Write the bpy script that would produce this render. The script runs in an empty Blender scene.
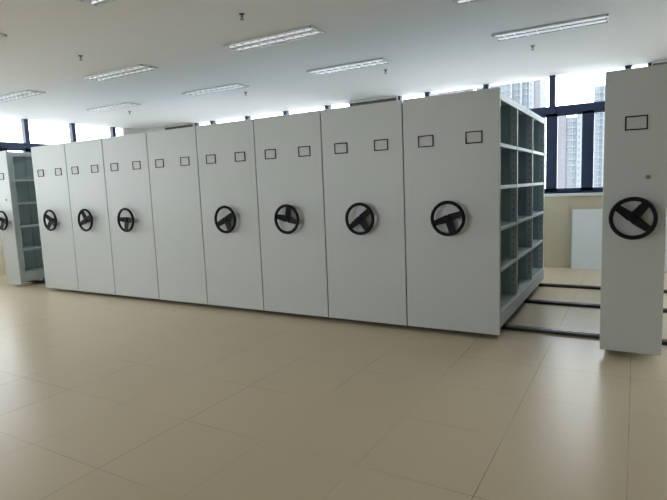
import bpy, bmesh, math, random
from mathutils import Matrix, Vector
random.seed(4)
SC = bpy.context.scene
COL = SC.collection
PI = math.pi

# ------------------------------------------------------------------ materials
def mat(name, col, rough=.5, metal=0.0, spec=.5):
    m = bpy.data.materials.new(name); m.use_nodes = True
    b = m.node_tree.nodes['Principled BSDF']
    b.inputs['Base Color'].default_value = (*col, 1)
    b.inputs['Roughness'].default_value = rough
    b.inputs['Metallic'].default_value = metal
    b.inputs['Specular IOR Level'].default_value = spec
    return m

def noisy(m, scale, c0, c1, detail=3.0, bump=0.0):
    """procedural mottling of the base colour (object coordinates)"""
    nt = m.node_tree; N = nt.nodes; L = nt.links; b = N['Principled BSDF']
    tc = N.new('ShaderNodeTexCoord'); nz = N.new('ShaderNodeTexNoise'); rp = N.new('ShaderNodeValToRGB')
    nz.inputs['Scale'].default_value = scale; nz.inputs['Detail'].default_value = detail
    rp.color_ramp.elements[0].position = .3; rp.color_ramp.elements[1].position = .7
    rp.color_ramp.elements[0].color = (*c0, 1); rp.color_ramp.elements[1].color = (*c1, 1)
    L.new(tc.outputs['Object'], nz.inputs['Vector']); L.new(nz.outputs['Fac'], rp.inputs['Fac'])
    L.new(rp.outputs['Color'], b.inputs['Base Color'])
    if bump:
        bp = N.new('ShaderNodeBump'); bp.inputs['Strength'].default_value = bump; bp.inputs['Distance'].default_value = .002
        L.new(nz.outputs['Fac'], bp.inputs['Height']); L.new(bp.outputs['Normal'], b.inputs['Normal'])
    return m

M = {}
M['panel'] = noisy(mat('powder_coat', (.58, .612, .595), .42), .6, (.573, .605, .588), (.588, .619, .602))
M['shelf'] = noisy(mat('shelf_steel', (.55, .63, .64), .45), 3.0, (.53, .61, .62), (.57, .65, .66))
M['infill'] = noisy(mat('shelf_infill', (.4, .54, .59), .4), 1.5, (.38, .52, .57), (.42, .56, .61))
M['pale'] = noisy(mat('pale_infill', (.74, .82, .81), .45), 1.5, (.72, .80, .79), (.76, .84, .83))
M['dark'] = noisy(mat('dark_gap', (.02, .02, .02), .7), 8, (.016, .016, .016), (.026, .026, .026))
M['black'] = noisy(mat('black_plastic', (.007, .007, .008), .6, 0, .18), 20, (.006, .006, .007), (.009, .009, .010))
M['card'] = noisy(mat('label_card', (.56, .57, .56), .5), 10, (.55, .56, .55), (.58, .59, .58))
M['slot'] = noisy(mat('slot_shadow', (.1, .12, .12), .7), 8, (.09, .11, .11), (.12, .14, .14))
M['chrome'] = noisy(mat('lock_metal', (.4, .4, .38), .3, 1.0), 30, (.34, .34, .32), (.45, .45, .43))
M['rail'] = noisy(mat('rail_steel', (.035, .03, .03), .5), 14, (.026, .022, .022), (.05, .045, .045))
M['railtop'] = noisy(mat('rail_top', (.2, .19, .2), .35, .6), 14, (.15, .145, .15), (.25, .24, .25))
M['frame'] = noisy(mat('window_frame', (.015, .032, .08), .5), 6, (.013, .029, .074), (.017, .035, .086))
M['white'] = noisy(mat('white_paint', (.74, .74, .72), .75), 1.2, (.72, .72, .70), (.76, .76, .74))
M['ceiling'] = noisy(mat('ceiling_paint', (.87, .87, .86), .8), .35, (.865, .865, .855), (.875, .875, .865))
M['sill'] = noisy(mat('white_sill', (.78, .77, .74), .35), 5, (.75, .74, .71), (.81, .80, .77))
M['board'] = noisy(mat('white_board', (.72, .74, .75), .4), 2, (.71, .73, .74), (.74, .76, .77))
M['strip'] = noisy(mat('brown_slats', (.12, .10, .07), .7), 16, (.1, .08, .055), (.16, .13, .09))
M['stripback'] = noisy(mat('vent_back', (.2, .17, .13), .8), 16, (.16, .14, .11), (.25, .21, .17))
M['lampbody'] = noisy(mat('lamp_white', (.75, .76, .78), .4), 4, (.73, .74, .76), (.77, .78, .8))
M['louvre'] = noisy(mat('lamp_louvre', (.75, .77, .8), .3, .6), 4, (.72, .74, .77), (.78, .8, .83))
M['sprk'] = noisy(mat('sprinkler_metal', (.09, .09, .09), .4, .6), 30, (.07, .07, .07), (.11, .11, .11))

def tube_mat():
    m = mat('lamp_tube', (.9, .92, .95), .3)
    b = m.node_tree.nodes['Principled BSDF']
    b.inputs['Emission Color'].default_value = (.9, .96, 1, 1)
    b.inputs['Emission Strength'].default_value = .55  # weak glow stands in for window light reflected by the tubes
    return m
M['tube'] = tube_mat()

def floor_mat():
    m = mat('floor_tile', (.4, .35, .28), .24)
    nt = m.node_tree; N = nt.nodes; L = nt.links; b = N['Principled BSDF']
    tc = N.new('ShaderNodeTexCoord'); sp = N.new('ShaderNodeSeparateXYZ'); L.new(tc.outputs['Object'], sp.inputs[0])
    def mth(op, a, bb=None, cc=None):
        n = N.new('ShaderNodeMath'); n.operation = op
        for i, v in enumerate((a, bb, cc)):
            if v is None: continue
            if isinstance(v, (int, float)): n.inputs[i].default_value = v
            else: L.new(v, n.inputs[i])
        return n.outputs[0]
    def joint(sock, off, pitch, w):
        t = mth('DIVIDE', mth('SUBTRACT', sock, off), pitch)
        f = mth('FRACT', t)
        d = mth('MULTIPLY', mth('MINIMUM', f, mth('SUBTRACT', 1.0, f)), pitch)   # metres to the joint
        return mth('LESS_THAN', d, w), mth('FLOOR', t)
    jx, ix = joint(sp.outputs['X'], .42, .625, .0022)
    jy, iy = joint(sp.outputs['Y'], -.55, .6475, .0016)
    b.inputs['Specular IOR Level'].default_value = .15
    j = mth('MAXIMUM', jx, jy)
    # grime in the joints comes and goes
    n1 = N.new('ShaderNodeTexNoise'); n1.inputs['Scale'].default_value = .9; n1.inputs['Detail'].default_value = 2
    L.new(tc.outputs['Object'], n1.inputs['Vector'])
    mr = N.new('ShaderNodeMapRange'); L.new(n1.outputs['Fac'], mr.inputs['Value'])
    mr.inputs['From Min'].default_value = .38; mr.inputs['From Max'].default_value = .62
    mr.inputs['To Min'].default_value = .12; mr.inputs['To Max'].default_value = .75
    jf = mth('MULTIPLY', j, mr.outputs[0])
    # tile body: soft marbling plus a per-tile tone
    n2 = N.new('ShaderNodeTexNoise'); n2.inputs['Scale'].default_value = .5; n2.inputs['Detail'].default_value = 0
    L.new(tc.outputs['Object'], n2.inputs['Vector'])
    rp = N.new('ShaderNodeValToRGB'); L.new(n2.outputs['Fac'], rp.inputs['Fac'])
    rp.color_ramp.elements[0].position = .3; rp.color_ramp.elements[0].color = (.685, .57, .405, 1)
    rp.color_ramp.elements[1].position = .7; rp.color_ramp.elements[1].color = (.71, .595, .425, 1)
    cb = N.new('ShaderNodeCombineXYZ'); L.new(ix, cb.inputs[0]); L.new(iy, cb.inputs[1])
    wn = N.new('ShaderNodeTexWhiteNoise'); wn.noise_dimensions = '2D'; L.new(cb.outputs[0], wn.inputs['Vector'])
    tone = mth('MULTIPLY_ADD', wn.outputs['Value'], .02, .99)
    mx = N.new('ShaderNodeMix'); mx.data_type = 'RGBA'; mx.blend_type = 'MULTIPLY'; mx.inputs[0].default_value = 1
    L.new(rp.outputs[0], mx.inputs[6]); L.new(tone, mx.inputs[7])
    mj = N.new('ShaderNodeMix'); mj.data_type = 'RGBA'; L.new(jf, mj.inputs[0])
    L.new(mx.outputs[2], mj.inputs[6]); mj.inputs[7].default_value = (.085, .068, .05, 1)
    L.new(mj.outputs[2], b.inputs['Base Color'])
    n3 = N.new('ShaderNodeTexNoise'); n3.inputs['Scale'].default_value = .6; n3.inputs['Detail'].default_value = 0
    L.new(tc.outputs['Object'], n3.inputs['Vector'])
    rr = N.new('ShaderNodeMapRange'); L.new(n3.outputs['Fac'], rr.inputs['Value'])
    rr.inputs['To Min'].default_value = .27; rr.inputs['To Max'].default_value = .33
    L.new(rr.outputs[0], b.inputs['Roughness'])
    return m
M['floor'] = floor_mat()

def wall_tile_mat():
    m = mat('beige_wall_tile', (.5, .42, .3), .35)
    nt = m.node_tree; N = nt.nodes; L = nt.links; b = N['Principled BSDF']
    tc = N.new('ShaderNodeTexCoord'); nz = N.new('ShaderNodeTexNoise'); nz.inputs['Scale'].default_value = 1.6; nz.inputs['Detail'].default_value = 6
    L.new(tc.outputs['Object'], nz.inputs['Vector'])
    rp = N.new('ShaderNodeValToRGB'); L.new(nz.outputs['Fac'], rp.inputs['Fac'])
    rp.color_ramp.elements[0].position = .3; rp.color_ramp.elements[0].color = (.52, .44, .31, 1)
    rp.color_ramp.elements[1].position = .75; rp.color_ramp.elements[1].color = (.62, .54, .41, 1)
    L.new(rp.outputs[0], b.inputs['Base Color'])
    return m
M['walltile'] = wall_tile_mat()

def glass_mat():
    m = bpy.data.materials.new('window_glass'); m.use_nodes = True
    nt = m.node_tree; N = nt.nodes; L = nt.links; N.clear()
    o = N.new('ShaderNodeOutputMaterial'); t = N.new('ShaderNodeBsdfTransparent'); g = N.new('ShaderNodeBsdfGlossy')
    t.inputs[0].default_value = (.93, .95, .96, 1); g.inputs['Roughness'].default_value = .02
    f = N.new('ShaderNodeFresnel'); f.inputs[0].default_value = 1.3; x = N.new('ShaderNodeMixShader')
    L.new(f.outputs[0], x.inputs[0]); L.new(t.outputs[0], x.inputs[1]); L.new(g.outputs[0], x.inputs[2]); L.new(x.outputs[0], o.inputs[0])
    return m
M['glass'] = glass_mat()
TW = 0.5
for n, c in {'tower_grey': (0.06, 0.072, 0.084), 'tower_pink': (0.066, 0.058, 0.066), 'tower_white': (.092,.1,.11), 'tower_glass': (0.08, 0.094, 0.108), 'tower_pale': (.066,.077,.09)}.items():
    M[n] = noisy(mat(n, c, .8), .08, tuple(v*.95 for v in c), tuple(min(1, v*1.05) for v in c))
M['ground'] = noisy(mat('city_ground', (.5, .52, .5), .9), .02, (.42, .45, .42), (.56, .57, .56))

# ------------------------------------------------------------------ mesh helpers
class MB:
    """collects shapes into one bmesh"""
    def __init__(s): s.bm = bmesh.new(); s.mats = []
    def mi(s, m):
        if m not in s.mats: s.mats.append(m)
        return s.mats.index(m)
    def box(s, x0, x1, y0, y1, z0, z1, m, bevel=0.0, seg=2):
        r = bmesh.ops.create_cube(s.bm, size=1.0)
        vs = r['verts']
        for v in vs:
            v.co = Vector(((x0+x1)/2 + v.co.x*(x1-x0), (y0+y1)/2 + v.co.y*(y1-y0), (z0+z1)/2 + v.co.z*(z1-z0)))
        fs = {f for v in vs for f in v.link_faces}
        for f in fs: f.material_index = s.mi(m)
        if bevel:
            es = list({e for v in vs for e in v.link_edges})
            bmesh.ops.bevel(s.bm, geom=es, offset=bevel, segments=seg, profile=.5, affect='EDGES', material=-1)
        return s
    def cyl(s, p, axis, r0, r1, h, m, n=24):
        """cylinder/cone from p along axis"""
        q = Vector((0, 0, 1)).rotation_difference(Vector(axis).normalized()).to_matrix().to_4x4()
        T = Matrix.Translation(p) @ q @ Matrix.Translation((0, 0, h/2))
        r = bmesh.ops.create_cone(s.bm, cap_ends=True, segments=n, radius1=r0, radius2=r1, depth=h, matrix=T)
        for f in {f for v in r['verts'] for f in v.link_faces}:
            f.material_index = s.mi(m); f.smooth = len(f.verts) == 4
        return s
    def torus(s, c, R, r, m, n=56, k=12):
        """torus in the XZ plane"""
        rings = []
        for i in range(n):
            a = 2*PI*i/n; ring = []
            for j in range(k):
                b = 2*PI*j/k; d = R + r*math.cos(b)
                ring.append(s.bm.verts.new((c[0]+d*math.cos(a), c[1]+r*math.sin(b), c[2]+d*math.sin(a))))
            rings.append(ring)
        for i in range(n):
            for j in range(k):
                f = s.bm.faces.new((rings[i][j], rings[(i+1) % n][j], rings[(i+1) % n][(j+1) % k], rings[i][(j+1) % k]))
                f.material_index = s.mi(m); f.smooth = True
        return s
    def poly(s, pts, y0, y1, m):
        """XZ polygon extruded along Y"""
        a = [s.bm.verts.new((x, y0, z)) for x, z in pts]; b = [s.bm.verts.new((x, y1, z)) for x, z in pts]
        n = len(pts); fs = [s.bm.faces.new(a), s.bm.faces.new(b[::-1])]
        for i in range(n): fs.append(s.bm.faces.new((a[i], b[i], b[(i+1) % n], a[(i+1) % n])))
        for f in fs: f.material_index = s.mi(m)
        return s
    def build(s, name, parent=None, loc=None):
        bmesh.ops.recalc_face_normals(s.bm, faces=s.bm.faces[:])
        me = bpy.data.meshes.new(name); s.bm.to_mesh(me); s.bm.free()
        for m in s.mats: me.materials.append(m)
        o = bpy.data.objects.new(name, me); COL.objects.link(o)
        if loc: o.location = loc
        if parent: o.parent = parent
        return o

def thing(name, label, cat, loc=(0, 0, 0), group=None):
    o = bpy.data.objects.new(name, None); COL.objects.link(o)
    o.empty_display_size = .1; o.location = loc
    o['label'] = label; o['category'] = cat
    if group: o['group'] = group
    return o
def tag(o, label, cat, group=None):
    o['label'] = label; o['category'] = cat
    if group: o['group'] = group
    return o
def struct(o): o['kind'] = 'structure'; return o
def copy_part(src, parent, loc=None):
    c = src.copy(); COL.objects.link(c); c.parent = parent
    if loc is not None: c.location = loc
    return c

# ------------------------------------------------------------------ room shell
XL, XR, YB, YF, ZC = -9.8, 5.0, 4.45, -9.5, 3.115
SILL = 1.22
struct(MB().box(XL-.25, XR+.25, YF-.25, YB+.25, -.2, 0, M['floor']).build('floor'))
struct(MB().box(XL-.25, XR+.25, YF-.25, YB+.25, ZC, ZC+.25, M['ceiling']).build('ceiling'))

# openings: back wall has piers between wide window bands, left wall one long band
BACK = [(-8.06, -3.84, [-7.52, -6.48, -5.44, -4.40]), (-2.85, 1.2, [-2.28, -1.225, -.165, .9]), (2.2, 4.7, [2.9, 3.95])]
RIGHT_FILL = [(.9, 4.2, [1.9, 2.7, 3.5])]  # unseen window, added to brighten the ceiling and back wall on this side
LEFT = [(-5.2, 3.85, [3.62-1.05*k for k in range(8, -1, -1)])]
FRONT_FILL = [(-9.3, -3.0, [-8.3, -7.3, -6.3, -5.3, -4.3])]  # unseen windows behind the camera, added as fill light

w = MB()
w.box(XL-.25, XR+.25, YB, YB+.25, 0, SILL-.02, M['walltile'])
edges = [XL-.25] + [v for a, b, _ in BACK for v in (a, b)] + [XR+.25]
for i in range(0, len(edges), 2): w.box(edges[i], edges[i+1], YB, YB+.25, SILL-.02, ZC, M['white'])
struct(w.build('wall_back'))
w = MB()
w.box(XL-.25, XL, YF-.25, YB, 0, SILL-.02, M['walltile'])
edges = [YF-.25] + [v for a, b, _ in LEFT for v in (a, b)] + [YB]
for i in range(0, len(edges), 2): w.box(XL-.25, XL, edges[i], edges[i+1], SILL-.02, ZC, M['white'])
struct(w.build('wall_left'))
w = MB()
w.box(XR, XR+.25, YF-.25, YB, 0, SILL-.02, M['walltile'])
edges = [YF-.25] + [v for a, b, _ in RIGHT_FILL for v in (a, b)] + [YB]
for i in range(0, len(edges), 2): w.box(XR, XR+.25, edges[i], edges[i+1], SILL-.02, ZC, M['white'])
struct(w.build('wall_right'))
w = MB()
w.box(XL, XR, YF-.25, YF, 0, SILL-.02, M['walltile'])
edges = [XL] + [v for a, b, _ in FRONT_FILL for v in (a, b)] + [XR]
for i in range(0, len(edges), 2): w.box(edges[i], edges[i+1], YF-.25, YF, SILL-.02, ZC, M['white'])
struct(w.build('wall_front'))

# windows: local u runs along the wall, v = depth (0 at the inner face), built in XY then turned
wn = 0
def window(u0, u1, mull, place):
    """place: 'back' | 'left' | 'front'"""
    global wn; wn += 1
    ZT0, ZT1 = 2.49, 2.63
    def tr(b):
        bm = b.bm
        for v in bm.verts:
            x, y, z = v.co
            if place == 'back': v.co = (x, YB+y, z)
            elif place == 'left': v.co = (XL-y, x, z)
            elif place == 'right': v.co = (XR+y, x, z)
            else: v.co = (x, YF-y, z)
        return b
    d0, d1 = .05, .15
    f = MB(); fm = M['frame']
    f.box(u0, u1, d0, d1, SILL, SILL+.06, fm); f.box(u0, u1, d0, d1, ZT0, ZT1, fm)
    f.box(u0, u0+.05, d0, d1, SILL, ZC, fm); 
    if place != 'left': f.box(u1-.05, u1, d0, d1, SILL, ZC, fm)
    for m_ in mull:
        f.box(m_-.045, m_+.045, d0-.015, d1, SILL, ZC, fm)
    fr = struct(tr(f).build('window_%d' % wn))
    # opening casements between the mullions, two to a bay
    g = MB()
    us = [u0+.02] + list(mull) + [u1-.02]
    s = MB()
    for a, b in zip(us[:-1], us[1:]):
        halves = [(a, (a+b)/2), ((a+b)/2, b)] if b-a > .8 else [(a, b)]
        for p, q in halves:
            z0, z1 = SILL+.04, ZT0+.02
            s.box(p, p+.085, d0-.02, d1-.03, z0, z1, fm); s.box(q-.085, q, d0-.02, d1-.03, z0, z1, fm)
            s.box(p, q, d0-.02, d1-.03, z0, z0+.045, fm); s.box(p, q, d0-.02, d1-.03, z1-.045, z1, fm)
    sa = tr(s).build('casement', fr)
    g.box(u0+.02, u1-.02, d0+.05, d0+.056, SILL+.03, ZC-.005, M['glass'])
    tr(g).build('pane', fr)
    sl = MB(); sl.box(u0-.03, u1+.03, -.035, .06, SILL-.045, SILL+.002, M['sill'], .006)
    tr(sl).build('sill', fr)
    # portal: guides sampling of the daylight through this opening
    L = bpy.data.lights.new('daylight_portal', 'AREA'); L.shape = 'RECTANGLE'; L.size = u1-u0; L.size_y = ZC-SILL
    L.cycles.is_portal = True
    o = bpy.data.objects.new('daylight_portal', L); COL.objects.link(o)
    c, zc = (u0+u1)/2, (SILL+ZC)/2
    if place == 'back': o.location = (c, YB+.24, zc); o.rotation_euler = (-PI/2, 0, 0)
    elif place == 'left': o.location = (XL-.24, c, zc); o.rotation_euler = (PI/2, 0, -PI/2)
    elif place == 'right': o.location = (XR+.24, c, zc); o.rotation_euler = (PI/2, 0, PI/2)
    else: o.location = (c, YF-.24, zc); o.rotation_euler = (PI/2, 0, 0)
for a, b, m_ in BACK: window(a, b, m_, 'back')
for a, b, m_ in LEFT: window(a, b, m_, 'left')
for a, b, m_ in RIGHT_FILL: window(a, b, m_, 'right')
for a, b, m_ in FRONT_FILL: window(a, b, m_, 'front')

# brown vent grilles at the head of the piers
for (a, b), lab in zip([(-9.0, -8.06), (-3.84, -2.85), (1.2, 2.2)],
        ['narrow brown slatted grille under the ceiling, the one nearest the left corner of the room',
         'narrow brown slatted grille under the ceiling, above the middle of the closed cabinet row',
         'narrow brown slatted grille under the ceiling, just above the freestanding cabinet on the right']):
    t = thing('vent_grille', lab, 'vent', ((a+b)/2, YB, 2.93), 'brown grilles on the window piers')
    W = b-a
    MB().box(-W/2+.01, W/2-.01, -.02, 0, 0, .15, M['stripback']).build('backing', t)
    s = MB(); n = 22
    for k in range(n):
        x = -W/2+.02+(W-.04)*(k+.5)/n
        s.box(x-.011, x+.011, -.035, -.02, .012, .138, M['strip'])
    s.box(-W/2+.01, W/2-.01, -.04, -.02, 0, .014, M['strip']); s.box(-W/2+.01, W/2-.01, -.04, -.02, .136, .15, M['strip'])
    s.build('slats', t)

# ------------------------------------------------------------------ mobile shelving cabinets
H0, H1 = .05, 2.28            # front panel
FD = .032                    # panel thickness
D0, D1 = .04, 2.83           # shelving body
YU = [.045, .955, 1.885, 2.79]    # upright centres
ZS = [.25, .645, 1.035, 1.425, 1.815]   # shelf tops
ZTOP = 2.265
REC = .028                   # the body is set back from the panel edge

def handwheel(parent, x, z, ang):
    """three-spoked wheel; ang = direction of the single spoke, degrees clockwise from up"""
    R_, r_ = .15, .0165
    Y = -.068
    w = MB().torus((0, 0, 0), R_, r_, M['black']).build('handwheel', parent, (x, Y, z))
    w.rotation_euler = (0, math.radians(ang), 0)
    # spokes as flat tapering plates with a slight dish towards the hub
    def spoke(a, w0, w1):
        m = MB(); bm = m.bm; ri, ro = .012, R_-.004
        rows = []
        for t in (0, .25, .6, 1):
            rr = ri+(ro-ri)*t; hw = (w0+(w1-w0)*t)/2 ; yy = .018*(1-t)
            rows.append([bm.verts.new((sx*hw, yy+dy, rr)) for sx, dy in ((-1, -.006), (1, -.006), (1, .006), (-1, .006))])
        for p, q in zip(rows[:-1], rows[1:]):
            for i in range(4): bm.faces.new((p[i], p[(i+1) % 4], q[(i+1) % 4], q[i]))
        bm.faces.new(rows[0]); bm.faces.new(rows[-1][::-1])
        for f in bm.faces: f.material_index = m.mi(M['black'])
        o = m.build('spoke', w); o.rotation_euler = (0, math.radians(a), 0)
    spoke(0, .075, .06); spoke(90, .074, .05); spoke(-90, .074, .05)
    h = MB().cyl((0, .034, 0), (0, -1, 0), .034, .03, .032, M['black'], 28)
    h.cyl((0, .002, 0), (0, -1, 0), .022, .016, .006, M['black'], 24).build('hub', w)
    MB().cyl((0, .067, 0), (0, -1, 0), .03, .03, .012, M['black'], 24).cyl((0, .06, 0), (0, -1, 0), .016, .016, .04, M['black'], 20).build('shaft', w)
    return w

def label_holder(parent, x, z):
    w_, h_, t = .152, .108, .009
    f = MB(); k = M['black']
    f.box(-w_/2, w_/2, -.007, 0, h_/2-t, h_/2, k); f.box(-w_/2, w_/2, -.007, 0, -h_/2, -h_/2+t, k)
    f.box(-w_/2, -w_/2+t, -.007, 0, -h_/2+t, h_/2-t, k); f.box(w_/2-t, w_/2, -.007, 0, -h_/2+t, h_/2-t, k)
    o = f.build('label_holder', parent, (x, 0, z))
    MB().box(-w_/2+t, w_/2-t, -.002, 0, -h_/2+t, h_/2-t, M['card']).build('blank_card', o)

def key_lock(parent, x, z):
    o = MB().cyl((0, 0, 0), (0, -1, 0), .016, .014, .014, M['chrome'], 20).box(-.002, .002, -.0155, -.013, -.008, .008, M['dark'])
    o.build('lock', parent, (x, 0, z))

def upright(parent, y, xo, xi, s, pale=False, wide=0.0):
    """end frame standing across the body at depth y; posts with slots at the open edge xo, infill back to xi"""
    m = MB(); st = M['shelf']
    lo, hi = min(xo, xi), max(xo, xi)
    pw = .07
    a, b = (xo-pw, xo) if s > 0 else (xo, xo+pw)
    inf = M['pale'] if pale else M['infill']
    m.box(a, b, y-.02, y+.02+wide, .1, ZTOP-.02, st, .003)
    m.box(lo if s > 0 else b, a if s > 0 else hi, y-.008, y+.008, .24, ZTOP-.02, inf)
    a2, b2 = (xi, xi+.05) if s > 0 else (xi-.05, xi)
    m.box(a2, b2, y-.018, y+.018, .1, ZTOP-.02, st)
    z = .33
    while z < ZTOP-.1:
        for sy in (-1, 1):
            yy = y+(-.0202 if sy < 0 else .0202+wide)
            m.box(xo-s*.036-.004, xo-s*.036+.004, yy-.0006, yy+.0006, z, z+.022, M['slot'])
        z += .075
    return m.build('upright', parent)

def shelf_mesh(L, dep):
    """shelf with folded front lip; local origin at the open front edge's middle, runs to -X"""
    m = MB()
    m.box(-dep, 0, -L/2, L/2, -.012, 0, M['shelf'])
    m.box(-.014, .002, -L/2, L/2, -.034, .001, M['shelf'], .003)
    return m

def open_side(t, xo, xi, s, pale=False):
    """visible shelving on one side of a cabinet: uprights, shelves, kick plate"""
    for y in YU: upright(t, y, xo, xi, s, pale, .05 if pale and y == YU[0] else 0)
    first = None
    for z in ZS:
        for y0, y1 in zip(YU[:-1], YU[1:]):
            L = y1-y0-.05
            m = shelf_mesh(L, abs(xo-xi)-.02)
            if z == ZS[0]: m.box(-.006, .0, -L/2, L/2, -.02, -.008, M['shelf'])
            o = m.build('shelf', t, (xo-s*.006, (y0+y1)/2, z))
            if s < 0: o.rotation_euler = (0, 0, PI)
    # kick plate under the lowest shelf and header above the top opening
    a, b = (xo-.017, xo+.003) if s > 0 else (xo-.003, xo+.017)
    MB().box(a, b, FD+.001, D1, .085, .225, M['shelf'], .004).build('kick_plate', t)
    MB().box(a, b, FD+.001, D1, 2.195, ZTOP-.002, M['shelf'], .004).build('header', t)

def cabinet(x0, x1, label, wheel=None, kind='closed', lock=None, group=None, y0=0):
    c = (x0+x1)/2; W = x1-x0; hw = W/2
    t = thing('mobile_shelving_cabinet', label, 'cabinet', (c, y0, 0), group)
    # front panel with shallow folded edges
    p = MB()
    p.box(-hw, hw, 0, FD, H0, H1, M['panel'], .006)
    for s in (-1, 1):
        x = s*(hw-.07)
        p.box(x-.0012, x+.0012, -.0004, .002, H0+.012, H1-.012, M['card'])
    p.build('front_panel', t)
    bi, bo = -hw+REC, hw-REC
    MB().box(bi, bo, D0, D1, ZTOP-.02, ZTOP, M['shelf'], .003).build('top_panel', t)
    # chassis on rollers that run on the rails
    ch = MB(); ch.box(bi+.03, bo-.03, D0+.03, D1-.03, .075, .235, M['dark'])
    for yr in RAILS:
        for s in (-1, 1):
            ch.cyl((s*(hw*.6), yr-y0-.014, .068), (0, 1, 0), .0315, .0315, .028, M['railtop'], 20)
    ch.build('chassis', t)
    if kind == 'closed':
        b = MB(); st = M['shelf']
        b.box(-.008, .008, D0, D1, .24, ZTOP-.02, M['infill'])
        for y in YU: b.box(bi, bo, y-.02, y+.02, .1, ZTOP-.02, st)
        for z in ZS: b.box(bi+.005, bo-.005, D0, D1, z-.03, z, st)
        for s in (-1, 1): b.box(min(s*(hw-REC), s*(hw-REC-.02)), max(s*(hw-REC), s*(hw-REC-.02)), D0, D1, .085, .225, st)
        b.build('shelf_body', t)
    elif kind == 'double_open':
        MB().box(-.008, .008, D0, D1, .24, ZTOP-.02, M['infill']).build('back_panel', t)
        open_side(t, bo, .01, 1)
        b = MB()
        for y in YU: b.box(bi, -.01, y-.02, y+.02, .1, ZTOP-.02, M['shelf'])
        for z in ZS: b.box(bi+.005, -.01, D0, D1, z-.03, z, M['shelf'])
        b.build('shelf_body', t)
    else:
        s = 1 if kind == 'right_open' else -1
        xo, xi = (bo, bi+.02) if s > 0 else (bi, bo-.02)
        xb = bi if s > 0 else bo
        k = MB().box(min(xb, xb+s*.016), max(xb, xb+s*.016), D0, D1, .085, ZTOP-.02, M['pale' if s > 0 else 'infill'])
        k.box(xb+s*.016-.004, xb+s*.016+.004, .5, .53, .25, ZTOP-.03, M['shelf'])
        k.build('back_panel', t)
        open_side(t, xo, xi, s, s > 0)
    if wheel is not None: handwheel(t, -.004, 1.14, wheel)
    if W > .6:
        label_holder(t, -.228, 1.868); label_holder(t, .228, 1.868)
    else:
        label_holder(t, 0, 1.868)
    if lock is not None: key_lock(t, lock[0], lock[1])
    return t

RAILS = [.45, 1.7, 2.78]
XS = [-7.165, -6.295, -5.432, -4.523, -3.637, -2.738, -1.843, -.92, 0.0]
G = 'closed row of white mobile shelving cabinets'
LBL = ['white double shelving cabinet at the far left end of the closed row of eight',
       'white shelving cabinet with handwheel, second from the left end of the closed row of eight',
       'white shelving cabinet just left of the cabinet that has no handwheel',
       'white shelving cabinet front with two label frames but no handwheel',
       'white shelving cabinet just right of the cabinet that has no handwheel',
       'white shelving cabinet third from the right end of the closed row of eight',
       'white shelving cabinet second from the right end of the closed row of eight',
       'large white double cabinet ending the closed row, its empty open shelves facing right']
WH = [215, 335, 185, None, 153, 14, 142, 161]
for i in range(8):
    cabinet(XS[i]+.005, XS[i+1]-.005, LBL[i], WH[i], 'double_open' if i == 7 else 'closed', None, G)
cabinet(-8.305, -7.872, 'narrow white cabinet at the far left edge with greenish empty shelves, apart from the row', 200, 'right_open', (.06, 1.48))
cabinet(.817, 1.252, 'narrow white cabinet standing alone at the right with one label frame, key lock and handwheel', 38, 'left_open', (.085, 1.452), None, -.085)

# rails
RL = ['dark steel floor rail nearest the cabinet fronts', 'dark steel floor rail running in the middle, between the other two', 'dark steel floor rail farthest back, nearest the window wall']
for y, lab in zip(RAILS, RL):
    m = MB(); a, b = -8.5, 2.1
    m.box(a, b, y-.05, y+.05, 0, .006, M['rail'])
    m.box(a, b, y-.05, y-.024, .006, .03, M['rail'], .002); m.box(a, b, y+.024, y+.05, .006, .03, M['rail'], .002)
    m.box(a, b, y-.014, y+.014, .006, .036, M['railtop'], .002)
    tag(m.build('floor_rail'), lab, 'rail', 'floor rails of the mobile shelving')

# spare white panel leaning on the wall below the window
m = MB(); m.box(-.8, .8, -.012, .012, 0, .965, M['board'], .004)
m.box(-.8, -.785, -.014, .013, .004, .961, M['shelf']); m.box(.785, .8, -.014, .013, .004, .961, M['shelf'])
o = m.build('board', None, (.965, YB-.10, .002)); o.rotation_euler = (-math.radians(4.6), 0, 0)
tag(o, 'plain white rectangular board leaning against the beige wall under the window', 'board')

# ------------------------------------------------------------------ ceiling lamps
def lamp(x, y, label):
    L, Wd = 1.17, .28
    t = thing('ceiling_lamp', label, 'ceiling lamp', (x, y, ZC), 'recessed two-tube ceiling lamps')
    f = MB(); b = M['lampbody']
    f.box(-L/2, L/2, -Wd/2, -Wd/2+.014, -.02, 0, b); f.box(-L/2, L/2, Wd/2-.014, Wd/2, -.02, 0, b)
    f.box(-L/2, -L/2+.014, -Wd/2, Wd/2, -.02, 0, b); f.box(L/2-.014, L/2, -Wd/2, Wd/2, -.02, 0, b)
    f.box(-L/2, L/2, -.012, .012, -.02, 0, b)
    f.box(-L/2, L/2, -Wd/2, Wd/2, -.003, 0, M['louvre'])
    f.build('housing', t)
    for s in (-1, 1):
        MB().cyl((-L/2+.03, s*.07, -.012), (1, 0, 0), .008, .008, L-.06, M['tube'], 12).build('tube', t)
    # folded reflector with nine cross blades, one sheet
    g = MB(); n = 10; prof = [(-L/2+.014, -.004)]
    for k in range(1, n):
        xx = -L/2+L*k/n; prof += [(xx-.012, -.004), (xx, -.021), (xx+.012, -.004)]
    prof.append((L/2-.014, -.004)); h = Wd/2-.014
    rows = [[g.bm.verts.new((px, sy*h, pz)) for sy in (-1, 1)] for px, pz in prof]
    for p_, q_ in zip(rows[:-1], rows[1:]):
        fc = g.bm.faces.new((p_[0], q_[0], q_[1], p_[1])); fc.material_index = g.mi(M['louvre'])
    g.build('louvre_lattice', t)
CX = [-7.45, -4.94, -2.43, .15]
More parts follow.
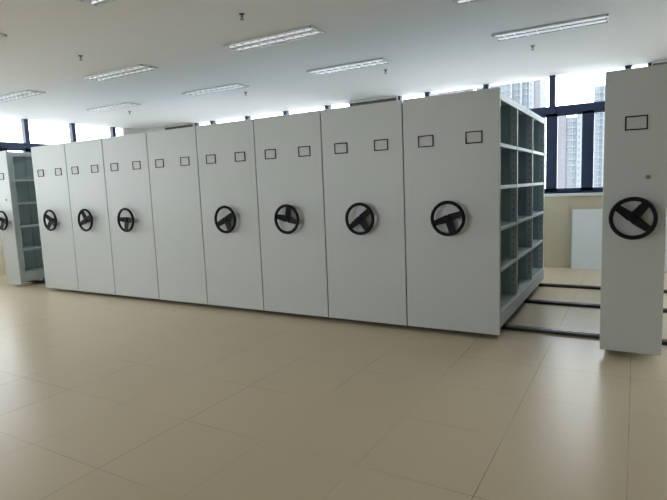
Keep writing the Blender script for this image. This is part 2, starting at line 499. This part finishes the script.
LN = {(-7.53, .06): 'white ceiling lamp in the middle row at the left edge of the photo',
      (-5.0, .06): 'white louvred ceiling lamp in the middle row, second from the left',
      (-2.45, .06): 'large white louvred ceiling lamp above the middle of the closed cabinet row',
      (.15, .07): 'white ceiling lamp cut by the top edge of the photo, above the open shelves',
      (-7.4, 1.76): 'small far white ceiling lamp nearest the left corner of the room',
      (-4.88, 1.76): 'white louvred ceiling lamp in the far row, second from the left',
      (-2.43, 1.76): 'white louvred ceiling lamp in the far row, second from the right',
      (.17, 1.60): 'white louvred ceiling lamp in the far row nearest the right-hand window',
      (-2.43, -1.84): 'bright white ceiling lamp cut by the top edge of the photo, toward the left',
      (-5.02, -1.84): 'white ceiling lamp showing only its tip at the upper left edge of the photo'}
for (x, y), lab in LN.items(): lamp(x, y, lab)

# sprinklers
SP = [(-2.19, -.77, 'small dark ceiling sprinkler at the top, above the large middle lamp'),
      (-4.61, -.78, 'small dark ceiling sprinkler at the upper left of the ceiling'),
      (-2.11, 2.30, 'small dark ceiling sprinkler beyond the lamp in the centre of the ceiling'),
      (-.11, 2.29, 'small dark ceiling sprinkler just below the far right lamp'),
      (-4.67, 2.28, 'tiny far ceiling sprinkler right of the far lamp second from the left'),
      (-7.62, 2.30, 'tiny far ceiling sprinkler beside the lamp nearest the left room corner')]
for x, y, lab in SP:
    m = MB(); k = M['sprk']
    m.cyl((0, 0, 0), (0, 0, -1), .034, .03, .008, k, 20); m.cyl((0, 0, -.008), (0, 0, -1), .011, .009, .03, k, 14)
    m.box(-.017, -.012, -.003, .003, -.062, -.03, k); m.box(.012, .017, -.003, .003, -.062, -.03, k)
    m.box(-.017, .017, -.003, .003, -.036, -.03, k)
    m.cyl((0, 0, -.062), (0, 0, -1), .024, .024, .003, k, 20)
    so = m.build('ceiling_sprinkler', None, (x, y, ZC)); so.scale = (.8, .8, .8)
    tag(so, lab, 'sprinkler', 'ceiling sprinklers')

# ------------------------------------------------------------------ the city outside
GZ = -60
struct(MB().box(-130, 40, 225, 300, GZ-1, GZ, M['ground']).build('ground'))
def tower(cols, y, top, depth, label, floors=3.0):
    """cols: (x0, x1, kind, forward) vertical strips of the facade, left to right"""
    X0, X1 = cols[0][0], cols[-1][1]; c = (X0+X1)/2
    t = thing('apartment_tower', label, 'building', (c, y, GZ))
    MB().box(X0-c, X1-c, 1.2, depth, 0, top-GZ, M['tower_grey']).build('wall', t)
    for a, b, kind, tp in cols:
        h = tp-GZ
        if kind == 'balcony':
            m = MB(); m.box(a-c, b-c, .9, 1.25, 0, h, M['tower_glass'])
            z = 0.6
            while z < h-1:
                m.box(a-c, b-c, .45, 1.2, z, z+.28, M['tower_white'])
                m.box(a-c, b-c, .45, .55, z+.28, z+.9, M['tower_pale'])
                z += floors
            m.box((a+b)/2-c+.2, (a+b)/2-c+.5, 0.43, .9, 0, h, M['tower_white'])
            m.build('balcony_stack', t)
        elif kind == 'column':
            m = MB(); m.box(a-c, b-c, -.4, 1.4, 0, h, M['tower_white'])
            z = 1.6
            while z < h-2:
                m.box(a-c+(b-a)*.2, a-c+(b-a)*.55, -.45, -.39, z, z+1.1, M['tower_grey']); z += floors
            m.build('column', t)
        else:
            m = MB(); m.box(a-c, b-c, -.1, 1.4, 0, h, M['tower_pink'])
            z = 1.4
            while z < h-2:
                m.box(a-c+(b-a)*.25, a-c+(b-a)*.75, -.14, -.09, z, z+1.3, M['tower_grey']); z += floors
            m.build('bay', t)
tower([(-31.5, -28.7, 'bay', 30.2), (-28.7, -26.3, 'pink', 30.2), (-26.3, -21.9, 'balcony', 28.0), (-21.9, -19.8, 'column', 31)],
      250, 28.0, 16, 'pale hazy apartment tower seen through the lower casement left of the freestanding cabinet', 2.75)
tower([(-15.6, -11.9, 'balcony', 40), (-11.9, -11.0, 'column', 40), (-11.0, -4, 'balcony', 40)],
      250, 40, 16, 'hazy apartment tower seen in the narrow pane right beside the freestanding cabinet', 2.75)
tower([(-66, -58, 'balcony', 80), (-58, -50.4, 'balcony', 80), (-50.4, -49.3, 'column', 80), (-49.3, -45.9, 'balcony', 80), (-45.9, -44.9, 'column', 80), (-44.9, -42.0, 'balcony', 80), (-42.0, -39.8, 'column', 80), (-39.8, -37.3, 'bay', 80)],
      250, 80, 18, 'tall pale tower with vertical white strips seen above the open shelves', 2.75)
tower([(-92, -86, 'column', 72), (-86, -78, 'bay', 72), (-78, -73, 'balcony', 72)],
      255, 72, 18, 'faint pale tower showing in the window strip over the right end of the cabinet row', 2.75)

# ------------------------------------------------------------------ daylight
SKY, LOW = 11.3, 6.0      # overcast sky, and an added dimmer glow below the horizon to light the ceiling
wd = bpy.data.worlds.new('overcast'); SC.world = wd; wd.use_nodes = True
nt = wd.node_tree; bg = nt.nodes['Background']
tc = nt.nodes.new('ShaderNodeTexCoord'); sp = nt.nodes.new('ShaderNodeSeparateXYZ'); nt.links.new(tc.outputs['Generated'], sp.inputs[0])
mr = nt.nodes.new('ShaderNodeMapRange'); nt.links.new(sp.outputs['Z'], mr.inputs['Value'])
mr.inputs['From Min'].default_value = -.15; mr.inputs['From Max'].default_value = .0
mr.inputs['To Min'].default_value = LOW; mr.inputs['To Max'].default_value = SKY
nt.links.new(mr.outputs[0], bg.inputs[1]); bg.inputs[0].default_value = (.93, .97, 1, 1)

# ------------------------------------------------------------------ camera
pC = (1.04386, -4.77062, 1.47081); rx, ry, rz = -.1204106, -.0401601, .5295367; F = 518.1
def cam_rot():
    cx, sx, cy, sy, cz, sz = math.cos(rx), math.sin(rx), math.cos(ry), math.sin(ry), math.cos(rz), math.sin(rz)
    Rz = Matrix(((cz, sz, 0), (-sz, cz, 0), (0, 0, 1))); P = Matrix(((1, 0, 0), (0, cx, sx), (0, -sx, cx))); Ro = Matrix(((cy, 0, sy), (0, 1, 0), (-sy, 0, cy)))
    return Ro @ P @ Rz
R_ = cam_rot()
right, fwd, up = R_[0], R_[1], R_[2]
mw = Matrix(((right[0], up[0], -fwd[0], pC[0]), (right[1], up[1], -fwd[1], pC[1]), (right[2], up[2], -fwd[2], pC[2]), (0, 0, 0, 1)))
cd = bpy.data.cameras.new('camera'); cam = bpy.data.objects.new('camera', cd); COL.objects.link(cam)
cd.sensor_fit = 'HORIZONTAL'; cd.sensor_width = 36; cd.lens = F/667*36; cd.clip_start = .05; cd.clip_end = 2000
cam.matrix_world = mw
SC.camera = cam

SC.view_settings.view_transform = 'Standard'
SC.view_settings.look = 'None'
SC.view_settings.exposure = 0.0
SC.view_settings.gamma = 1.0
